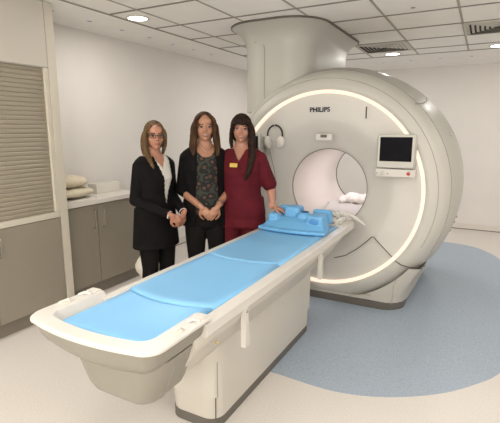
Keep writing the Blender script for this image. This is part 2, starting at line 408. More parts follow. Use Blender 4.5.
# ------------------------------------------------------------------ service column above the scanner
col = thing('service_column', 'wide rounded white column rising from the scanner to the ceiling', 'column', (-1.865, 4.5, 0))
def plan(x0, x1, y0, y1, r): return rrect(x0, y0, x1, y1, r, 8)
rings = []
for z, e in ((1.78, 0), (2.38, 0), (2.46, .01), (2.52, .04), (2.56, .085), (2.583, .12)):
    rings.append([Vector((x, y, z)) for x, y in plan(-.37 - e, .37 + e, -.62 - e * 1.2, .85 + e, .28 + e * .6)])
MB().loft(rings).out('shaft', M['shell2'], col)
MB().loft([[Vector((x, y, z)) for x, y in plan(-.505 - e, .505 + e, -.785 - e, .99 + e, .38)] for z, e in ((2.584, 0), (2.599, 0))]).out('ceiling_gasket', M['plinth'], col)
MB().tube([(-.065, -.621, 1.8), (-.065, -.621, 2.36), (-.075, -.622, 2.40), (-.10, -.622, 2.425), (-.18, -.615, 2.435)], .0035, 6).out('seam', M['seam_soft'], col)

# ------------------------------------------------------------------ scanner
GX, GY, GZ = -1.295, 3.80, 1.055
gn = thing('mri_scanner', 'huge cream doughnut-shaped body scanner with a glowing front ring', 'scanner', (GX, GY, 0))
c = (0, 0, GZ)
MB().revolve([(.899, .06), (.902, .0), (.92, -.012), (.945, -.01), (.99, .006), (1.03, .04), (1.06, .085), (1.083, .15), (1.086, .17)], 128, 'Y', c).out('front_shell', M['shell'], gn)
MB().revolve([(1.078, .165), (1.09, .172), (1.112, .25), (1.132, .38), (1.145, .52), (1.15, .7), (1.15, .9), (1.138, 1.15), (1.10, 1.38), (1.02, 1.56), (.88, 1.68), (.70, 1.73), (.45, 1.74), (.39, 1.72), (.375, 1.66)], 128, 'Y', c).out('rear_shell', M['shell2'], gn)
MB().revolve([(.869, .02), (.871, -.002), (.884, -.010), (.897, -.004), (.902, .02)], 128, 'Y', c).out('light_ring', M['ring'], gn)
fp = [(.871, .022), (.84, .024), (.70, .030), (.66, .033), (.62, .044), (.57, .072), (.51, .112), (.45, .148), (.41, .175), (.382, .195), (.375, .212)]
MB().revolve(fp, 128, 'Y', c).out('front_panel', M['face'], gn)
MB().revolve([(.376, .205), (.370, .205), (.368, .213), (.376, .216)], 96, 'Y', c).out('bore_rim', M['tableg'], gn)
MB().revolve([(.373, .21), (.366, .26), (.366, .9), (.370, 1.66)], 96, 'Y', c).out('bore_liner', M['bore'], gn)
MB().revolve([(.377, 1.655), (.366, 1.655), (.366, 1.675), (.377, 1.68)], 96, 'Y', c).out('bore_rim', M['seam'], gn)
MB().box((-.22, .22, .74), (.25, 1.66, .79), .01).out('bore_bridge', M['white'], gn)
# cover sheet / pads lying deep in the bore
# base
def base_ring(y, dx, dz=0):
    R_ = [(.73, .072), (.745, .12), (.785, .20), (.845, .31), (.915, .42)]
    pts = [(x - dx * (1 - (.92 if dx < 0 else .3) * i / 4), z) for i, (x, z) in enumerate(R_)]
    rr = math.hypot(pts[-1][0], GZ - .42); a0 = -math.asin((GZ - .42) / rr)
    arc = [(rr * math.cos(a), max(.09, GZ + rr * math.sin(a))) for a in [a0 + (-PI / 2 - a0) * k / 14 for k in range(1, 15)]]
    right = pts + arc
    left = [(-x, z) for x, z in right[:-1]][::-1]
    return [Vector((x, y, max(z, .0) if i else z)) for i, (x, z) in enumerate(right + left)]
MB().loft([base_ring(y, dx) for y, dx in ((-.008, .14), (-.004, .09), (.015, .04), (.05, .0), (.10, -.035), (.2, -.06), (.6, -.08), (1.4, -.10))]).out('base', M['base'], gn)
kp = rrect(-.775, .005, .775, 1.38, [.20, .1, .1, .20], 8)
MB().loft([[Vector((x * s_, y - o_, z)) for x, y in kp] for z, s_, o_ in ((.0024, 1.0, .016), (.072, 1.012, .019), (.074, 1.008, .015))]).out('plinth', M['plinth'], gn)
# lower front skirt under the ring: flat lower panel
def arcpts(r, a0, a1, n, y): return [Vector((r * math.cos(R(a0 + (a1 - a0) * k / n)), y, GZ + r * math.sin(R(a0 + (a1 - a0) * k / n)))) for k in range(n + 1)]
def seam(pts, r=.004, m='seam'): MB().tube(pts, r, 6).out('seam', M[m], gn)
face_y = .018
pk = [(-.9, .445), (-.80, .50), (-.66, .62), (-.5, .62)]
seam([(.14, face_y, .417), (.25, face_y, .455), (.35, face_y, .53), (.43, face_y + .004, .605), (.475, face_y + .006, .655), (.495, face_y + .004, .66), (.53, face_y + .002, .625), (.62, face_y, .54), (.665, face_y - .004, .50)], .0038)
seam([(-.14, face_y, .417), (-.25, face_y, .455), (-.35, face_y, .53), (-.43, face_y + .004, .605), (-.475, face_y + .006, .655), (-.495, face_y + .004, .66), (-.53, face_y + .002, .625), (-.62, face_y, .54), (-.665, face_y - .004, .50)], .0038)
for s in (1, -1):
    seam([(s * .70, -.013, .475), (s * .75, -.008, .445), (s * .82, .0, .43), (s * .88, .03, .43), (s * .93, .10, .435)], .0045)
    seam([(s * .80, -.006, .43), (s * .735, -.008, .36), (s * .70, -.009, .25), (s * .69, -.008, .07)], .0028, 'seam_soft')
    seam([Vector((s * (.94), .45 + .03 * k, 1.63 + 0 * k)) for k in (0, 1)] if False else [(s * 1.075 * math.cos(R(45)), .10 + .0, GZ + 1.075 * math.sin(R(45))), (s * 1.118 * math.cos(R(44)), .26, GZ + 1.118 * math.sin(R(44))), (s * 1.138 * math.cos(R(44.5)), .42, GZ + 1.138 * math.sin(R(44.5))), (s * 1.15 * math.cos(R(47)), .6, GZ + 1.15 * math.sin(R(47)))], .004, 'seam_soft')
seam(arcpts(1.0, -26, 206, 90, .0125), .0022, 'seam_soft')
seam(arcpts(1.0875, -28, 208, 90, .170), .002, 'seam_soft')
seam(arcpts(1.151, 92, 190, 50, .55), .005, 'seam')
# small raised details on the side
for a, y_ in ((26, .45), (-14, .75), (-17, .78), (-22, .80)):
    rr = 1.15; MB().ell((rr * math.cos(R(a)), y_, GZ + rr * math.sin(R(a))), (.012, .012, .012)).out('fixing_cap', M['seam_soft'] if a < 0 else M['white'], gn)
# status display over the bore
MB().box((-.075, .022, .452 + GZ), (.075, .058, .512 + GZ), .008).out('status_display', M['white'], gn)
MB().box((-.03, .018, .480 + GZ), (.03, .023, .506 + GZ), .001).out('display_screen', M['plinth'], gn)
seam([(.375, .022, 1.70), (.375, .022, 1.80)], .005)
# maker's lettering
cu = bpy.data.curves.new('lettering', 'FONT'); cu.body = 'PHILIPS'; cu.size = .057; cu.align_x = 'CENTER'; cu.extrude = .001; cu.offset = .0022; cu.space_character = 1.06
to = bpy.data.objects.new('tmp', cu); C.objects.link(to)
dg = bpy.context.evaluated_depsgraph_get(); dg.update()
me = bpy.data.meshes.new_from_object(to.evaluated_get(dg)); bpy.data.objects.remove(to)
lo = link('lettering', me, M['navy'], gn, smooth=False); lo.location = (-.045, .022, 1.765); lo.rotation_euler = (R(90), 0, 0)
lb = MB().box((.44, -.0105, .115), (.50, -.0085, .122)).out('model_badge', M['seam_soft'], gn, smooth=False)
# monitors
def monitor(x, label):
    m = MB().box((x - .147, -.075, 1.288), (x + .153, -.035, 1.568), .012, 3).out('monitor', M['shell'], gn)
    MB().box((x - .125, -.0765, 1.345), (x + .131, -.0745, 1.545), .0008).out('screen', M['screen'], m)
    MB().box((x - .16, -.035, 1.30), (x + .16, .03, 1.54), .01).out('housing', M['shell2'], m)
    p = MB().box((x - .157, -.070, 1.212), (x + .165, .03, 1.282), .010, 3).out('control_panel', M['white'], gn)
    MB().revolve([(.0005, -.082), (.014, -.08), (.016, -.068)], 16, 'Y', (x + .115, 0, 1.247)).out('stop_button', M['red'], p)
    MB().revolve([(.0005, -.092), (.016, -.088), (.018, -.068)], 16, 'Y', (x - .095, 0, 1.245)).out('dial', M['shell'], p)
    for d in (-.14, -.05): MB().revolve([(.0005, -.074), (.006, -.0735), (.007, -.068)], 10, 'Y', (x + d, 0, 1.243)).out('button', M['grey'], p)
monitor(.652, 0); monitor(-.755, 0)

# headphones hanging on the face, left of the bore
hp = thing('headphones', 'white headphones with black headband hanging on the scanner face', 'headphones', (-1.765, 3.80, 0))
MB().tube([(0, .02, 1.64), (0, -.028, 1.64), (0, -.034, 1.655)], .005, 8).out('hook', M['steel'], hp)
hb = [(.078 * math.cos(a) * (1 if abs(math.cos(a)) < .9 else 1), -.02, 1.555 + .092 * math.sin(a)) for a in [R(-20 + 220 * k / 24) for k in range(25)]]
MB().tube(hb, .0085, 10).out('headband', M['black'], hp)
for s, w in ((-1, .9), (1, 1)):
    e = MB().ell((s * .062, -.035, 1.485), (.042 * w, .032, .062), (0, R(12 * s), 0)).out('ear_cup', M['white'], hp)
    MB().ell((s * .038, -.035, 1.485), (.016, .026, .046), (0, R(12 * s), 0)).out('ear_pad', M['shell'], e)
MB().tube(catmull([(-.05, -.03, 1.43), (-.035, -.02, 1.33), (-.0, -.018, 1.2), (.012, -.02, 1.05), (.015, -.02, .93), (-.02, -.03, .86)], 6, False), .0035, 6).out('cable', M['grey'], hp)
MB().box((-.095, -.012, 1.37), (-.045, .02, 1.44), .006).out('holder', M['shell'], hp)

# ------------------------------------------------------------------ patient table
tb = thing('patient_table', 'long cream scanner table on a pedestal with a tray at its near end', 'patient table', (-1.285, 0, 0))
# pedestal
def ped(x, y0, y1, r): return rrect(-x - .02, y0, x, y1, [r, .03, .03, r], 8)
MB().loft([[Vector((x, y, z)) for x, y in ped(w, a, b_, .085)] for z, w, a, b_ in ((.055, .150, 1.73, 3.10), (.19, .152, 1.72, 3.105))]).out('pedestal_lower_cover', M['table'], tb)
MB().loft([[Vector((x, y, z)) for x, y in ped(w, a, b_, .085)] for z, w, a, b_ in ((.194, .158, 1.705, 3.125), (.50, .160, 1.70, 3.13), (.60, .20, 1.66, 3.14), (.70, .27, 1.60, 3.15))]).out('pedestal', M['table'], tb)
MB().loft([[Vector((x, y, z)) for x, y in ped(.1505, 1.725, 3.10, .085)] for z in (.0022, .055)]).out('plinth', M['plinth'], tb)
MB().tube([(.137, 1.745, .19), (.135, 1.745, .06)], .003, 6).out('seam', M['seam'], tb)
MB().tube([(.149, 1.745, .195), (.1495, 1.745, .40)], .0028, 6).out('seam', M['seam_soft'], tb)
# hull (apron) from nose to gantry
def hull_ring(y, zt, wt, zb, wb, r=.05):
    pts = [(-wt, zt), (-wt, zt - .04), (-(wt * .92 + wb * .08), zt - .3 * (zt - zb)), (-(wb + .035), zb + .045), (-(wb + .012), zb + .012), (-wb + .02, zb), (wb - .02, zb), (wb + .012, zb + .012), (wb + .035, zb + .045), (wt * .92 + wb * .08, zt - .3 * (zt - zb)), (wt, zt - .04), (wt, zt)]
    return [Vector((x, y, z)) for x, z in pts]
MB().loft([hull_ring(*a) for a in ((1.36, .735, .29, .490, .155), (1.42, .745, .30, .488, .155), (1.55, .75, .305, .49, .155), (2.93, .75, .305, .49, .16), (2.98, .75, .305, .54, .19), (3.40, .75, .30, .58, .22), (3.80, .75, .28, .69, .22))]).out('hull', M['table'], tb)
nr = []
for z, w, y0, rr in ((.715, .25, 1.12, .10), (.66, .23, 1.12, .10), (.60, .205, 1.13, .09), (.55, .185, 1.14, .08), (.51, .165, 1.16, .07), (.490, .145, 1.19, .06), (.485, .12, 1.22, .05)):
    nr.append([Vector((x + .03, y, z)) for x, y in rrect(-w, y0, w, 1.40, [rr, .02, .02, rr], 8)])
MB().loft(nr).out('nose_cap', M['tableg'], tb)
MB().tube([(.258, 1.26, .66), (.236, 1.26, .60), (.216, 1.26, .55), (.196, 1.26, .51), (.175, 1.26, .490)], .0028, 6).out('seam', M['seam_soft'], tb)
# rail frame around the mattress
yA, yB = 1.41, 3.74
for s in (1, -1):
    MB().loft([[Vector((s * x, y, z)) for x, z in ((.262, .752), (.262, .79), (.27, .797), (.312, .795), (.325, .786), (.327, .742), (.318, .732), (.30, .735))] for y in (yA - .01, yB)]).out('side_rail', M['white'], tb)
MB().box((-.28, 1.40, .745), (.28, 3.74, .768)).out('tabletop', M['white'], tb, smooth=False)
# tray at the near end
W = .355; yt0, yt1 = 1.02, 1.43; TX = -.03; zt = .822
def upath(w, y0, bow, r):
    n = 12
    fr = [((w - r) * (-1 + 2 * k / n), y0 + bow * (-1 + 2 * k / n) ** 2) for k in range(n + 1)]
    cr = [(w - r + r * math.sin(R(a)), y0 + bow + r - r * math.cos(R(a))) for a in range(15, 91, 15)]
    return [(-w, yt1)] + [(-x, y) for x, y in cr[::-1]] + fr + cr + [(w, yt1)]
def shift(p, z): return [Vector((x + TX, y, z)) for x, y in p]
sec = [shift(upath(W - .105, yt0 + .105, .02, .05), .770), shift(upath(W - .085, yt0 + .075, .02, .06), zt - .006), shift(upath(W - .079, yt0 + .070, .02, .065), zt),
       shift(upath(W - .008, yt0 + .008, .03, .075), zt), shift(upath(W, yt0, .03, .08), zt - .007), shift(upath(W, yt0, .03, .08), zt - .017), shift(upath(W - .01, yt0 + .01, .03, .08), zt - .024), shift(upath(W - .09, yt0 + .09, .02, .06), zt - .05)]
MB().loft([[q[i] for q in sec] for i in range(len(sec[0]))]).out('tray', M['white'], tb)
up = upath(W, yt0, .03, .08)
bw = [[Vector((x * s_ + TX * q_, yt1 - (yt1 - y) * q_, z)) for x, y in up] for z, s_, q_ in ((zt - .022, .965, .965), (.755, .93, .94), (.72, .86, .90), (.69, .77, .84), (.672, .65, .76))]
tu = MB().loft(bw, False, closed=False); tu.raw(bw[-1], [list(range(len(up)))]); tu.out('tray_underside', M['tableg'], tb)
MB().box((-.275, 1.12, .758), (.245, 1.42, .77), .002).out('tray_floor', M['white'], tb)
for s in (-1, 1):
    # grip slots and cable cleats in the tray rim
    sx_ = s; s = (s * .318 + TX) / .318
    MB().ell((s * .318, 1.25, zt), (.022, .038, .006)).out('grip_recess', M['cabside'], tb)
    MB().tube([(s * .318 - .018, 1.22, zt + .002), (s * .318, 1.262, zt + .009), (s * .318 + .02, 1.25, zt + .003)], .006, 8).out('cleat', M['white'], tb)
    MB().tube([(s * .318 - .018, 1.33, zt + .001), (s * .318, 1.35, zt + .010), (s * .318 + .02, 1.37, zt + .001)], .008, 8).out('cleat', M['white'], tb)
    MB().box((s * .318 - .03, 1.385, zt - .002), (s * .318 + .03, 1.43, zt + .006), .003).out('cleat', M['white'], tb)
# latch bars hanging off the right-hand rail
for y0 in (1.73, 2.86):
    b_ = MB().loft([[Vector((x, y, z)) for x, y in ((.303, y0 - .002), (.329, y0 - .002), (.329, y0 + w_), (.303, y0 + w_))] for z, w_ in ((.535, .040), (.55, .046), (.70, .03), (.745, .026))]).out('latch_bar', M['white'], tb)
    MB().ell((.330, y0 + .012, .725), (.006, .009, .009)).out('bolt', M['seam_soft'], b_)
for s in (1,):
    MB().ell((.309, 1.50, .665), (.008, .009, .009)).out('bolt', mat('brass_cap', (.45, .33, .15), .4), tb)
# connector end near the bore
ce = MB().box((-.29, 3.46, .765), (.29, 3.90, .815), .012).out('connector_block', M['white'], tb)
for i, (x, y, rx, ry, h) in enumerate(((-.02, 3.56, .05, .035, .04), (.10, 3.55, .035, .03, .03), (.19, 3.56, .035, .04, .045), (.24, 3.64, .03, .035, .04), (.06, 3.66, .045, .03, .05), (.14, 3.72, .05, .03, .035), (-.08, 3.68, .04, .03, .03))):
    k = MB().box((x - rx, y - ry, .812), (x + rx, y + ry, .812 + h), .012, 3).out('coil_socket', M['white'], ce)
    if i < 4: MB().ell((x, y - ry, .815 + h * .4), (.012, .006, .009)).out('socket_hole', M['seam'], k)
MB().tube([(.05, 3.52, .83), (.08, 3.57, .90), (.115, 3.64, .975)], [.016, .014, .011], 10).out('release_lever', M['white'], tb)
MB().tube([(.16, 3.66, .84), (.21, 3.72, .865), (.27, 3.76, .86), (.36, 3.79, .80), (.41, 3.80, .765)], [.018, .022, .022, .014, .008], 10).out('release_lever', M['white'], tb)

for x, y, z, a, b_, c_, m_ in ((.22, 3.50, .83, .035, .03, .018, 'white'), (.255, 3.56, .835, .018, .05, .02, 'white'), (.20, 3.62, .86, .03, .02, .03, 'white'), (.13, 3.62, .85, .02, .045, .028, 'white'), (.26, 3.72, .84, .02, .04, .025, 'white'), (.17, 3.80, .85, .05, .02, .03, 'white'), (.03, 3.46, .84, .04, .02, .022, 'white'), (.09, 3.44, .85, .018, .025, .035, 'white')):
    k = MB().box((x - a, y - b_, z - c_), (x + a, y + b_, z + c_), .007, 2).out('coil_plug', M[m_], ce)
    MB().ell((x, y - b_, z), (a * .35, .004, c_ * .35)).out('plug_hole', M['grey'], k)
MB().tube(catmull([(.10, 3.50, .84), (.14, 3.54, .89), (.20, 3.56, .88), (.24, 3.60, .84)], 5, False), .008, 8).out('plug_cable', M['white'], ce)
MB().tube(catmull([(.05, 3.46, .84), (.08, 3.55, .90), (.15, 3.66, .90), (.23, 3.70, .85)], 5, False), .007, 8).out('plug_cable', M['white'], ce)

# mattress: three cushions with curved joints
def mattress(y0, y1, b0, b1, w, z0, z1, label, nx=14):
    """cushion from y0 to y1; front and rear edges bow by b0, b1"""
    rings = []
    xs = [-1 + 2 * k / nx for k in range(nx + 1)]
    low = [(w * x, y0 + b0 * (1 - x * x)) for x in xs] + [(w * x, y1 + b1 * (1 - x * x)) for x in xs[::-1]]
    cy = (y0 + y1) / 2
    def ins(p, d): return [(x * (1 - d / w), cy + (y - cy) * (1 - d / ((y1 - y0) / 2))) for x, y in p]
    ringz = [(low, z0), (low, z1 - .012), (ins(low, .004), z1 - .004), (ins(low, .012), z1), (ins(low, .03), z1 + .001), (ins(low, .06), z1 - .004)]
    o = MB().loft([[Vector((x, y, z)) for x, y in p] for p, z in ringz]).out('mattress', M['blue'], None, angle=60)
    o.location = (-1.285, 0, 0)
    return tag(o, label, 'mattress', 'blue mattress sections on the scanner table')
mattress(1.135, 1.555, .0, -.055, .252, .7715, .800, 'pale blue mattress section lying in the tray at the near end of the table')
mattress(1.560, 2.28, -.055, -.055, .262, .7685, .806, 'pale blue middle mattress section between the two curved joints')
mattress(2.285, 3.44, -.055, .0, .262, .7685, .806, 'pale blue mattress section that runs up under the head support')

# blue foam head support on the mattress
hs = thing('head_support', 'blue moulded foam head support lying on the far end of the mattress', 'head support', (-1.285, 3.22, .806))
b = MB()
pl = [(-.285, -.17), (-.15, -.205), (0, -.215), (.15, -.205), (.285, -.17), (.265, .0), (.22, .14), (-.25, .14), (-.275, .0)]
b.loft([[Vector((x, y, z)) for x, y in pl] for z in (.004, .03)])
b.loft([[Vector((x * .93, y * .9 + .02, .028)) for x, y in pl], [Vector((x * .82, y * .62 + .04, .075)) for x, y in pl], [Vector((x * .76, y * .45 + .06, .095)) for x, y in pl]])
b.box((-.245, -.08, .02), (-.150, .08, .125), .025, 3)
b.box((.10, -.09, .02), (.235, .06, .135), .018, 3)
b.box((-.13, .0, .03), (.0, .15, .175), .025, 3)
b.box((-.22, .09, .03), (-.10, .17, .165), .02, 3)
b.box((.07, .14, .03), (.23, .20, .145), .018, 3)
b.ell((.045, .01, .105), (.065, .055, .045))
me = fuse(b, .007, 3)
f_ = link('foam_block', me, M['blue2'], hs, angle=80)
MB().ell((.055, .0, .146), (.036, .030, .008)).out('hole', mat('shadow_deep_blue_foam', (.03, .10, .25), .7), hs)  # dark cap on the foam; shade of the opening is put into its colour
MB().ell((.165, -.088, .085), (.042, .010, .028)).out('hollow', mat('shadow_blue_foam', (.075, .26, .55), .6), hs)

# soft lamp inside the bore that the scanner really has (lavender)
area_light('bore_light', (GX + .0, GY + 1.0, GZ + .34), .3, 4.5, (.96, .90, 1.0), 'RECTANGLE', 1.0)
# white sheet-covered pad deep in the bore
b = MB()
for k in range(7): b.ell((-.15 + .05 * k + .01 * (k % 2), 1.05 + .03 * (k % 3), .84 + .02 * (k % 2)), (.06, .16, .05 + .012 * (k % 3)))
me = fuse(b, .01, 4)
o = link('cover_sheet', me, M['paper'], None, angle=80); o.location = (GX + .08, GY, -.025)
tag(o, 'bundled white sheet lying inside the scanner bore', 'sheet')

# ------------------------------------------------------------------ people
def lerp(a, b, t): return Vector(a) * (1 - t) + Vector(b) * t
def torso(b, s, off=0., z0=.78, z1=1.56, belly=0., cuty=None):
    prof = [(.76, .13, .085, .0), (.80, .16, .105, .005), (.88, .178, .122, .012), (.96, .168, .116, .008), (1.05, .140, .100, 0), (1.12, .137, .100, -.003), (1.20, .148, .115, -.01), (1.25, .155, .125, -.016), (1.31, .160, .108, -.008), (1.36, .165, .090, 0), (1.395, .152, .078, .004), (1.425, .105, .064, .006), (1.45, .068, .056, .006), (1.49, .052, .052, .004), (1.56, .050, .054, -.004)]
    rings = []
    for z, rx, ry, cy in prof:
        if z < z0 - .001 or z > z1 + .001: continue
        e = off + belly * math.exp(-((z - 1.02) / .12) ** 2)
        rings.append([Vector(((rx + off) * math.cos(a), cy + (ry + e) * math.sin(a), z)) * s for a in [2 * PI * k / 36 for k in range(36)]])
    b.loft(rings)
def hand(b, wrist, d, palm, side, s=1., curl=.5, spread=.0):
    """wrist point, d = direction to fingertips, palm = palm normal (direction the palm faces), side +1 thumb on d x palm side"""
    d = Vector(d).normalized(); n = Vector(palm); n = (n - d * n.dot(d)).normalized(); w = d.cross(n) * side
    Wp = Vector(wrist)
    b.limb([Wp - d * .02, Wp + d * .015], [.026 * s, .025 * s])
    rot = Matrix((w, n, d)).transposed()
    t = bmesh.new(); bmesh.ops.create_uvsphere(t, u_segments=16, v_segments=10, radius=1)
    mt = Matrix.Translation(Wp + d * .052 * s) @ rot.to_4x4() @ Matrix.Diagonal((.040 * s, .016 * s, .050 * s, 1))
    for v in t.verts: v.co = mt @ v.co
    b._merge(t)
    for i, (o_, L_) in enumerate(((.030, .074), (.010, .082), (-.010, .076), (-.029, .060))):
        p = Wp + d * (.082 - abs(i - 1.2) * .004) * s + w * o_ * s
        dd = (d + w * o_ * spread * 12).normalized(); ang = 0; pts = [p - dd * .02]
        for f in (.42, .32, .26):
            ang += curl * .75
            pts.append(pts[-1] + (dd * math.cos(ang) + n * math.sin(ang)) * L_ * f * s + (dd * .02 * s if f == .42 else Vector()))
        b.limb(pts, [.0095 * s, .009 * s, .0082 * s, .007 * s], 10)
    base = Wp + d * .022 * s + w * .028 * s
    b.limb([base, base + (d * .55 + w * .8 + n * .25).normalized() * .034 * s, base + (d * .8 + w * .6 + n * .35).normalized() * .062 * s, base + (d * .95 + w * .42 + n * .45).normalized() * .084 * s], [.014 * s, .0115 * s, .010 * s, .008 * s], 10)
def head(b, H, smile=0.):   # H: 4x4 head matrix, centre of the head
    def E(c_, r_, rot=None):
        b.ell(c_, r_, rot, 22, H)
    E((0, .008, .022), (.074, .092, .090)); E((0, -.02, -.02), (.062, .070, .082)); E((0, -.034, -.066), (.042, .046, .042))
    E((0, -.052, -.092), (.022, .024, .018)); E((.034, -.052, -.030), (.024, .026, .026)); E((-.034, -.052, -.030), (.024, .026, .026))
    E((0, -.064, .045), (.05, .024, .034)); E((0, -.076, .022), (.042, .012, .010))
    E((0, -.090, -.012), (.0085, .014, .024), (R(-14), 0, 0)); E((0, -.098, -.030), (.0125, .013, .0105)); E((.010, -.090, -.033), (.008, .010, .007)); E((-.010, -.090, -.033), (.008, .010, .007))
    E((0, -.083, -.058), (.022 + .006 * smile, .010, .006)); E((0, -.081, -.068), (.019 + .004 * smile, .010, .006))
    for s in (-1, 1):
        E((s * .030, -.077, .002), (.0150, .0115, .0105)); E((s * .074, .005, -.008), (.009, .018, .030), (0, 0, s * .3))
def paint_face(me, Hm, inv, smile, mats):
    """material slots: 0 skin 1 lips 2 eye white 3 iris 4 brow 5 teeth; regions in head coordinates"""
    for m_ in mats: me.materials.append(m_)
    for p in me.polygons:
        q = inv @ p.center; p.use_smooth = True
        if q.y > -.055 or q.z > .06 or q.z < -.10: continue
        x, z = abs(q.x), q.z
        ex, ez = (x - .0305) / .0160, (z - .001) / .0072
        if ex * ex + ez * ez < 1:
            p.material_index = 3 if abs(x - .0305) < .0075 or z > .0035 else 2; continue
        bz = .0205 - 6 * (x - .030) ** 2
        if .013 < x < .047 and abs(z - bz) < .0038: p.material_index = 4; continue
        cz = -.0635 + smile * 12 * x * x; wm = .022 + smile * .006
        if x < wm:
            h = (.0062 + .0022 * (smile > .6)) * (1 - (x / wm) ** 2) ** .5
            if abs(z - cz) < h: p.material_index = 5 if smile > .6 and abs(z - cz - .0008) < h * .48 else 1
def person(name, label, loc, rz, H, arms, head_rot, smile, skinm, browm, mats, hand_kw):
    s = H / 1.70
    t = thing(name, label, 'person', loc, rz)
    Hm = Matrix.Translation(Vector((0, -.022, 1.588)) * s) @ Euler(head_rot).to_matrix().to_4x4() @ Matrix.Scale(s * 1.0, 4)
    b = MB(); torso(b, s, 0.)
    head(b, Hm, smile)
    for sd in (-1, 1):
        b.limb([Vector((sd * .088, .005, .86)) * s, Vector((sd * .09, -.005, .66)) * s, Vector((sd * .09, -.012, .47)) * s, Vector((sd * .092, .012, .30)) * s, Vector((sd * .095, .02, .09)) * s], [.088 * s, .074 * s, .053 * s, .050 * s, .034 * s])
        b.ell(Vector((sd * .098, -.045, .045)) * s, (.038, .105, .034))
        sh, el, wr, hd, pn, cu_, tside = arms[sd]
        sh, el, wr = Vector(sh), Vector(el), Vector(wr)
        b.limb([Vector((sd * .06, .004, 1.40)) * s, Vector((sd * .11, .002, 1.372)) * s, sh], [.04, .04, .042])
        b.limb([sh, lerp(sh, el, .5), el], [.045, .041, .035]); b.limb([el, lerp(el, wr, .35), wr], [.037, .036, .0245])
        hand(b, wr + (wr - el).normalized() * .015, hd, pn, tside, .92, cu_)
    me = fuse(b, .0046, 2)
    paint_face(me, Hm, Hm.inverted(), smile, [skinm, M['lips'], M['eyew'], M['iris'], browm, M['teeth']])
    body = bpy.data.objects.new('body', me); C.objects.link(body); body.parent = t
    # trousers
    b = MB(); torso(b, s, .008, .76, 1.06)
    for sd in (-1, 1):
        b.limb([Vector((sd * .088, .005, .86)) * s, Vector((sd * .09, -.003, .66)) * s, Vector((sd * .09, -.008, .47)) * s, Vector((sd * .093, .012, .28)) * s, Vector((sd * .095, .016, .12)) * s], [.097 * s, .086 * s, .068 * s, .066 * s, .064 * s])
    link('trousers', fuse(b, .009, 3), mats['trousers'], t, angle=80)
    for sd in (-1, 1):
        b = MB(); b.ell((0, 0, .038), (.044, .118, .030)); b.ell((0, .05, .062), (.038, .055, .050)); b.box((-.032, -.10, .002), (.032, .11, .014), .004)
        o = link('shoe', fuse(b, .007, 2), M['shoe'], t, angle=80); o.location = Vector((sd * .098 * s, -.035, .001))
    return t, s, Hm
def cut(me, fn):
    bm = bmesh.new(); bm.from_mesh(me)
    bmesh.ops.delete(bm, geom=[f for f in bm.faces if fn(f.calc_center_median())], context='FACES')
    bm.to_mesh(me); bm.free(); return me
def garment(name, t, s, off, z0, z1, arms, m, arm_end, cutfn=None, voxel=.0075, extra=None, belly=0., thick=.004, slack=.006):
    b = MB(); torso(b, s, off, z0, z1, belly)
    if extra: extra(b)
    for sd in (-1, 1):
        if not arms: continue
        sh, el, wr = [Vector(v) for v in arms[sd][:3]]
        e = arm_end[sd] if isinstance(arm_end, dict) else arm_end
        if e <= 1:
            b.limb([sh, lerp(sh, el, .5 * e), lerp(sh, el, e * .97)], [.050 + slack, .047 + slack, .050 + slack])
            end = lerp(sh, el, e); ax = (el - sh).normalized()
        else:
            q = e - 1
            b.limb([sh, lerp(sh, el, .5), el], [.050 + slack, .046 + slack, .042 + slack]); b.limb([el, lerp(el, wr, .5 * q), lerp(el, wr, q)], [.042 + slack, .036 + slack, .030 + slack])
    me = fuse(b, voxel, 3)
    if cutfn: cut(me, cutfn)
    o = link(name, me, m, t, angle=80)
    if cutfn:
        so = o.modifiers.new('thickness', 'SOLIDIFY'); so.thickness = thick; so.offset = -1
    return o
def hair(t, Hm, m, locks, cap=(.089, .105, .112), fringe=None, parting=0.):
    b = MB()
    b.ell((0, .026, .018), cap, None, 26, Hm); b.ell((0, .050, -.03), (.078, .070, .095), None, 22, Hm)
    for pts, rads, fl in locks:
        P = catmull([Hm @ Vector(p) for p in pts], 5, False)
        rr = []
        for i in range(len(P)):
            u = i / (len(P) - 1) * (len(rads) - 1); k = min(int(u), len(rads) - 2); rr.append(rads[k] + (rads[k + 1] - rads[k]) * (u - k))
        b.tube(P, rr, 12, fl)
    if fringe: fringe(b, Hm)
    me = fuse(b, .0055, 2)
    for v in me.vertices:
        n = v.normal; v.co += n * .0035 * math.sin(70 * math.atan2(v.co.x, v.co.y + .02) + 6 * math.sin(v.co.z * 9))
    return link('hair', me, m, t, angle=80)
LOC = {1: (-2.35, 2.72), 2: (-2.07, 3.04), 3: (-1.80, 3.20)}
def rzf(k, off=0): X, Y = LOC[k]; return math.atan2(-X, Y) + R(off)

# --- woman 1: glasses, black jacket over white shirt
rz1 = rzf(1, 38)
arms = {-1: ((-.146, 0, 1.315), (-.185, .02, 1.05), (-.055, -.235, .945), (.75, -.35, -.60), (.3, .75, -.1), .55, -1),
        1: ((.146, 0, 1.315), (.190, .02, 1.05), (.105, -.215, .945), (-.60, -.42, -.65), (-.3, .75, -.1), .55, 1)}
w1, s1, H1 = person('person', 'woman with glasses and long blonde hair in a black jacket', (*LOC[1], .001), rz1, 1.665, arms, (0, 0, R(-28)), .12, M['skin1'], M['brow'], {'trousers': M['trouser']}, None)
garment('shirt', w1, s1, .010, .96, 1.43, None, M['shirt'], 0, lambda p: p.y < 0 and p.z > 1.30 + abs(p.x) * 1.6, thick=.003)
def jx(b):
    # skirt of the jacket flares over the hips
    b.loft([[Vector(((.19 + .03 * k) * math.cos(a), .012 + (.135 + .022 * k) * math.sin(a), 1.0 - .34 * k)) * s1 for a in [2 * PI * q / 36 for q in range(36)]] for k in (0, .5, 1)])
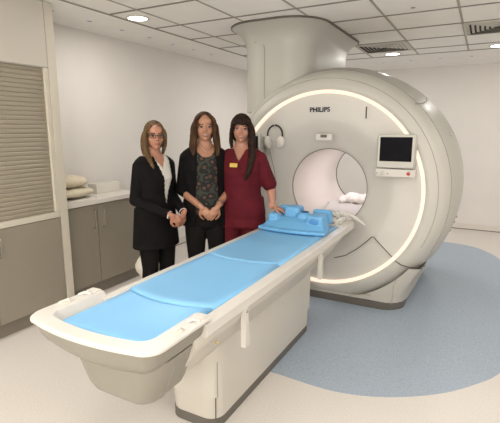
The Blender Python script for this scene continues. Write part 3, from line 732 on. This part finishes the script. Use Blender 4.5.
garment('jacket', w1, s1, .020, .80, 1.425, arms, M['blackcloth'], 1.95, lambda p: p.y < .02 and ((p.z > 1.0 and abs(p.x - .02) < (p.z - 1.0) * .20 and p.z < 1.6)), extra=jx)
for sd in (-1, 1):
    wr = Vector(arms[sd][2]); el = Vector(arms[sd][1]); d_ = (wr - el).normalized()
    MB().tube([wr - d_ * .03, wr + d_ * .004], [.034, .033], 16).out('shirt_cuff', M['shirt'], w1)
locks = [([(-.03, -.055, .085), (-.072, -.045, .04), (-.082, -.03, -.04), (-.080, -.04, -.12), (-.062, -.085, -.19), (-.035, -.115, -.26)], [.012, .022, .030, .036, .034, .012], .6),
         ([(-.05, .0, .07), (-.085, .0, .0), (-.09, .0, -.09), (-.075, .01, -.19)], [.02, .03, .036, .02], .7),
         ([(.02, -.055, .088), (.065, -.045, .045), (.082, -.02, -.01), (.080, .015, -.08), (.068, .04, -.15)], [.012, .018, .018, .022, .012], .6)]
hair(w1, H1, M['hair1'], locks, cap=(.085, .103, .108))
g = MB()
for s in (-1, 1):
    lp = [H1 @ Vector((s * .033 + .0225 * math.cos(a), -.1 + abs(math.cos(a)) * .002, -.002 + .0155 * math.copysign(abs(math.sin(a)) ** .75, math.sin(a)))) for a in [2 * PI * k / 24 for k in range(25)]]
    g.tube(lp, .0024, 6)
    g.tube([H1 @ Vector((s * .055, -.098, .005)), H1 @ Vector((s * .079, -.06, .006)), H1 @ Vector((s * .082, .0, .004))], .002, 6)
g.tube([H1 @ Vector((-.011, -.1, .003)), H1 @ Vector((0, -.103, .006)), H1 @ Vector((.011, -.1, .003))], .002, 6)
g.out('glasses', M['black'], w1)

# --- woman 2: black cardigan, floral top
rz2 = rzf(2, 6)
arms = {-1: ((-.158, 0, 1.372), (-.205, .02, 1.10), (-.065, -.165, .985), (.62, -.25, -.72), (.2, .85, -.15), .6, -1),
        1: ((.158, 0, 1.372), (.208, .02, 1.10), (.085, -.175, .985), (-.58, -.30, -.72), (-.2, .85, -.15), .55, 1)}
w2, s2, H2 = person('person', 'woman with long brown hair in a black cardigan over a floral top', (*LOC[2], .001), rz2, 1.74, arms, (R(0), 0, R(-2)), .8, M['skin2'], M['brow'], {'trousers': M['trouser']}, None)
garment('floral_top', w2, s2, .016, .88, 1.43, None, M['floral'], 0, lambda p: p.y < .05 and ((p.x / .085) ** 2 + ((p.z - 1.485) / .105) ** 2 < 1), thick=.003, belly=.012)
def cx(b):
    b.loft([[Vector(((.185 + .03 * k) * math.cos(a), .012 + (.13 + .022 * k) * math.sin(a), 1.0 - .22 * k)) * s2 for a in [2 * PI * q / 36 for q in range(36)]] for k in (0, .5, 1)])
garment('cardigan', w2, s2, .026, .80, 1.425, arms, M['blackcloth'], 1.30, lambda p: p.y < .0 and abs(p.x) < .078 + .045 * max(0, (1.40 - p.z)) and abs(p.x) < .11, extra=cx, belly=.01)
locks = []
for s in (-1, 1):
    locks.append(([(s * .034, -.046, .094), (s * .070, -.048, .058), (s * .079, -.035, -.01), (s * .082, -.03, -.09), (s * .098, -.045, -.17), (s * .092, -.07, -.235)], [.012, .02, .022, .030, .034, .014], .7))
    locks.append(([(s * .05, .0, .07), (s * .088, .0, .0), (s * .096, .0, -.09), (s * .118, -.01, -.19)], [.02, .03, .036, .018], .75))
hair(w2, H2, M['hair2'], locks, cap=(.089, .105, .106))
MB().tube([Vector(arms[1][1]) * .12 + Vector(arms[1][2]) * .88 + Vector((0, 0, 0)), Vector(arms[1][1]) * .17 + Vector(arms[1][2]) * .83], [.031, .031], 16).out('bracelet', M['steel'], w2)
MB().tube([(-.05, -.055, 1.50), (-.04, -.085, 1.46), (0, -.108, 1.425), (.04, -.085, 1.46), (.05, -.055, 1.50)], .0016, 6).out('necklace', M['steel'], w2)

# --- woman 3: burgundy scrubs, one hand on the head support
rz3 = rzf(3, -14)
inv3 = (Matrix.Translation((*LOC[3], .001)) @ Matrix.Rotation(rz3, 4, 'Z')).inverted()
hw = inv3 @ Vector((-1.525, 3.235, .985)); hd = (inv3.to_3x3() @ Vector((.85, .25, -.30)))
arms = {-1: ((-.150, .0, 1.362), (-.185, .07, 1.10), (-.17, .05, .865), (0, -.1, -1), (1, .1, 0), .35, 1),
        1: ((.152, .0, 1.362), (.245, .025, 1.12), tuple(hw), tuple(hd), (0, 0, -1), .28, -1)}
w3, s3, H3 = person('person', 'woman in burgundy hospital scrubs resting one hand on the blue head support', (*LOC[3], .001), rz3, 1.725, arms, (0, R(3), R(14)), 1., M['skin3'], M['brow'], {'trousers': M['scrub']}, None)
def sx(b):
    b.loft([[Vector(((.185 + .02 * k) * math.cos(a), .012 + (.13 + .02 * k) * math.sin(a), 1.02 - .25 * k)) * s3 for a in [2 * PI * q / 36 for q in range(36)]] for k in (0, .5, 1)])
garment('scrub_top', w3, s3, .022, .80, 1.425, arms, M['scrub'], .90, lambda p: p.y < .03 and p.z > 1.345 and abs(p.x) < (p.z - 1.345) * .55, extra=sx, slack=.014, belly=.02)
locks = [([(.02, -.055, .085), (.068, -.05, .04), (.082, -.035, -.04), (.090, -.045, -.13), (.095, -.09, -.22), (.075, -.125, -.33), (.05, -.125, -.41)], [.012, .022, .028, .036, .040, .034, .010], .75),
         ([(-.02, -.055, .085), (-.066, -.05, .045), (-.079, -.03, -.03), (-.078, -.0, -.10), (-.070, .03, -.17)], [.012, .02, .022, .026, .012], .6),
         ([(.05, .0, .07), (.088, .0, .0), (.096, .0, -.09), (.10, -.03, -.19)], [.02, .03, .036, .03], .75)]
def fringe(b, Hm):
    for k in range(9):
        x = -.056 + .014 * k
        b.tube([Hm @ Vector((x * .5, -.055, .103)), Hm @ Vector((x * .9, -.080, .080)), Hm @ Vector((x * 1.05, -.093 + abs(x) * .35, .045)), Hm @ Vector((x * 1.1, -.092 + abs(x) * .4, .026))], [.010, .012, .010, .004], 8)
hair(w3, H3, M['hair3'], locks, cap=(.089, .103, .106), fringe=fringe)
bd = MB().box((-.036, -.004, -.016), (.036, .002, .016), .002).out('name_badge', M['badge'], w3)
bd.location = (-.032, -.158, 1.318); bd.rotation_euler = (R(-12), 0, R(-18))
for k, w_ in enumerate((.044, .03)):
    MB().box((-w_ / 2, -.0052, .002 - .011 * k), (w_ / 2, -.0042, .006 - .011 * k)).out('badge_print', M['seam_soft'], bd, smooth=False)
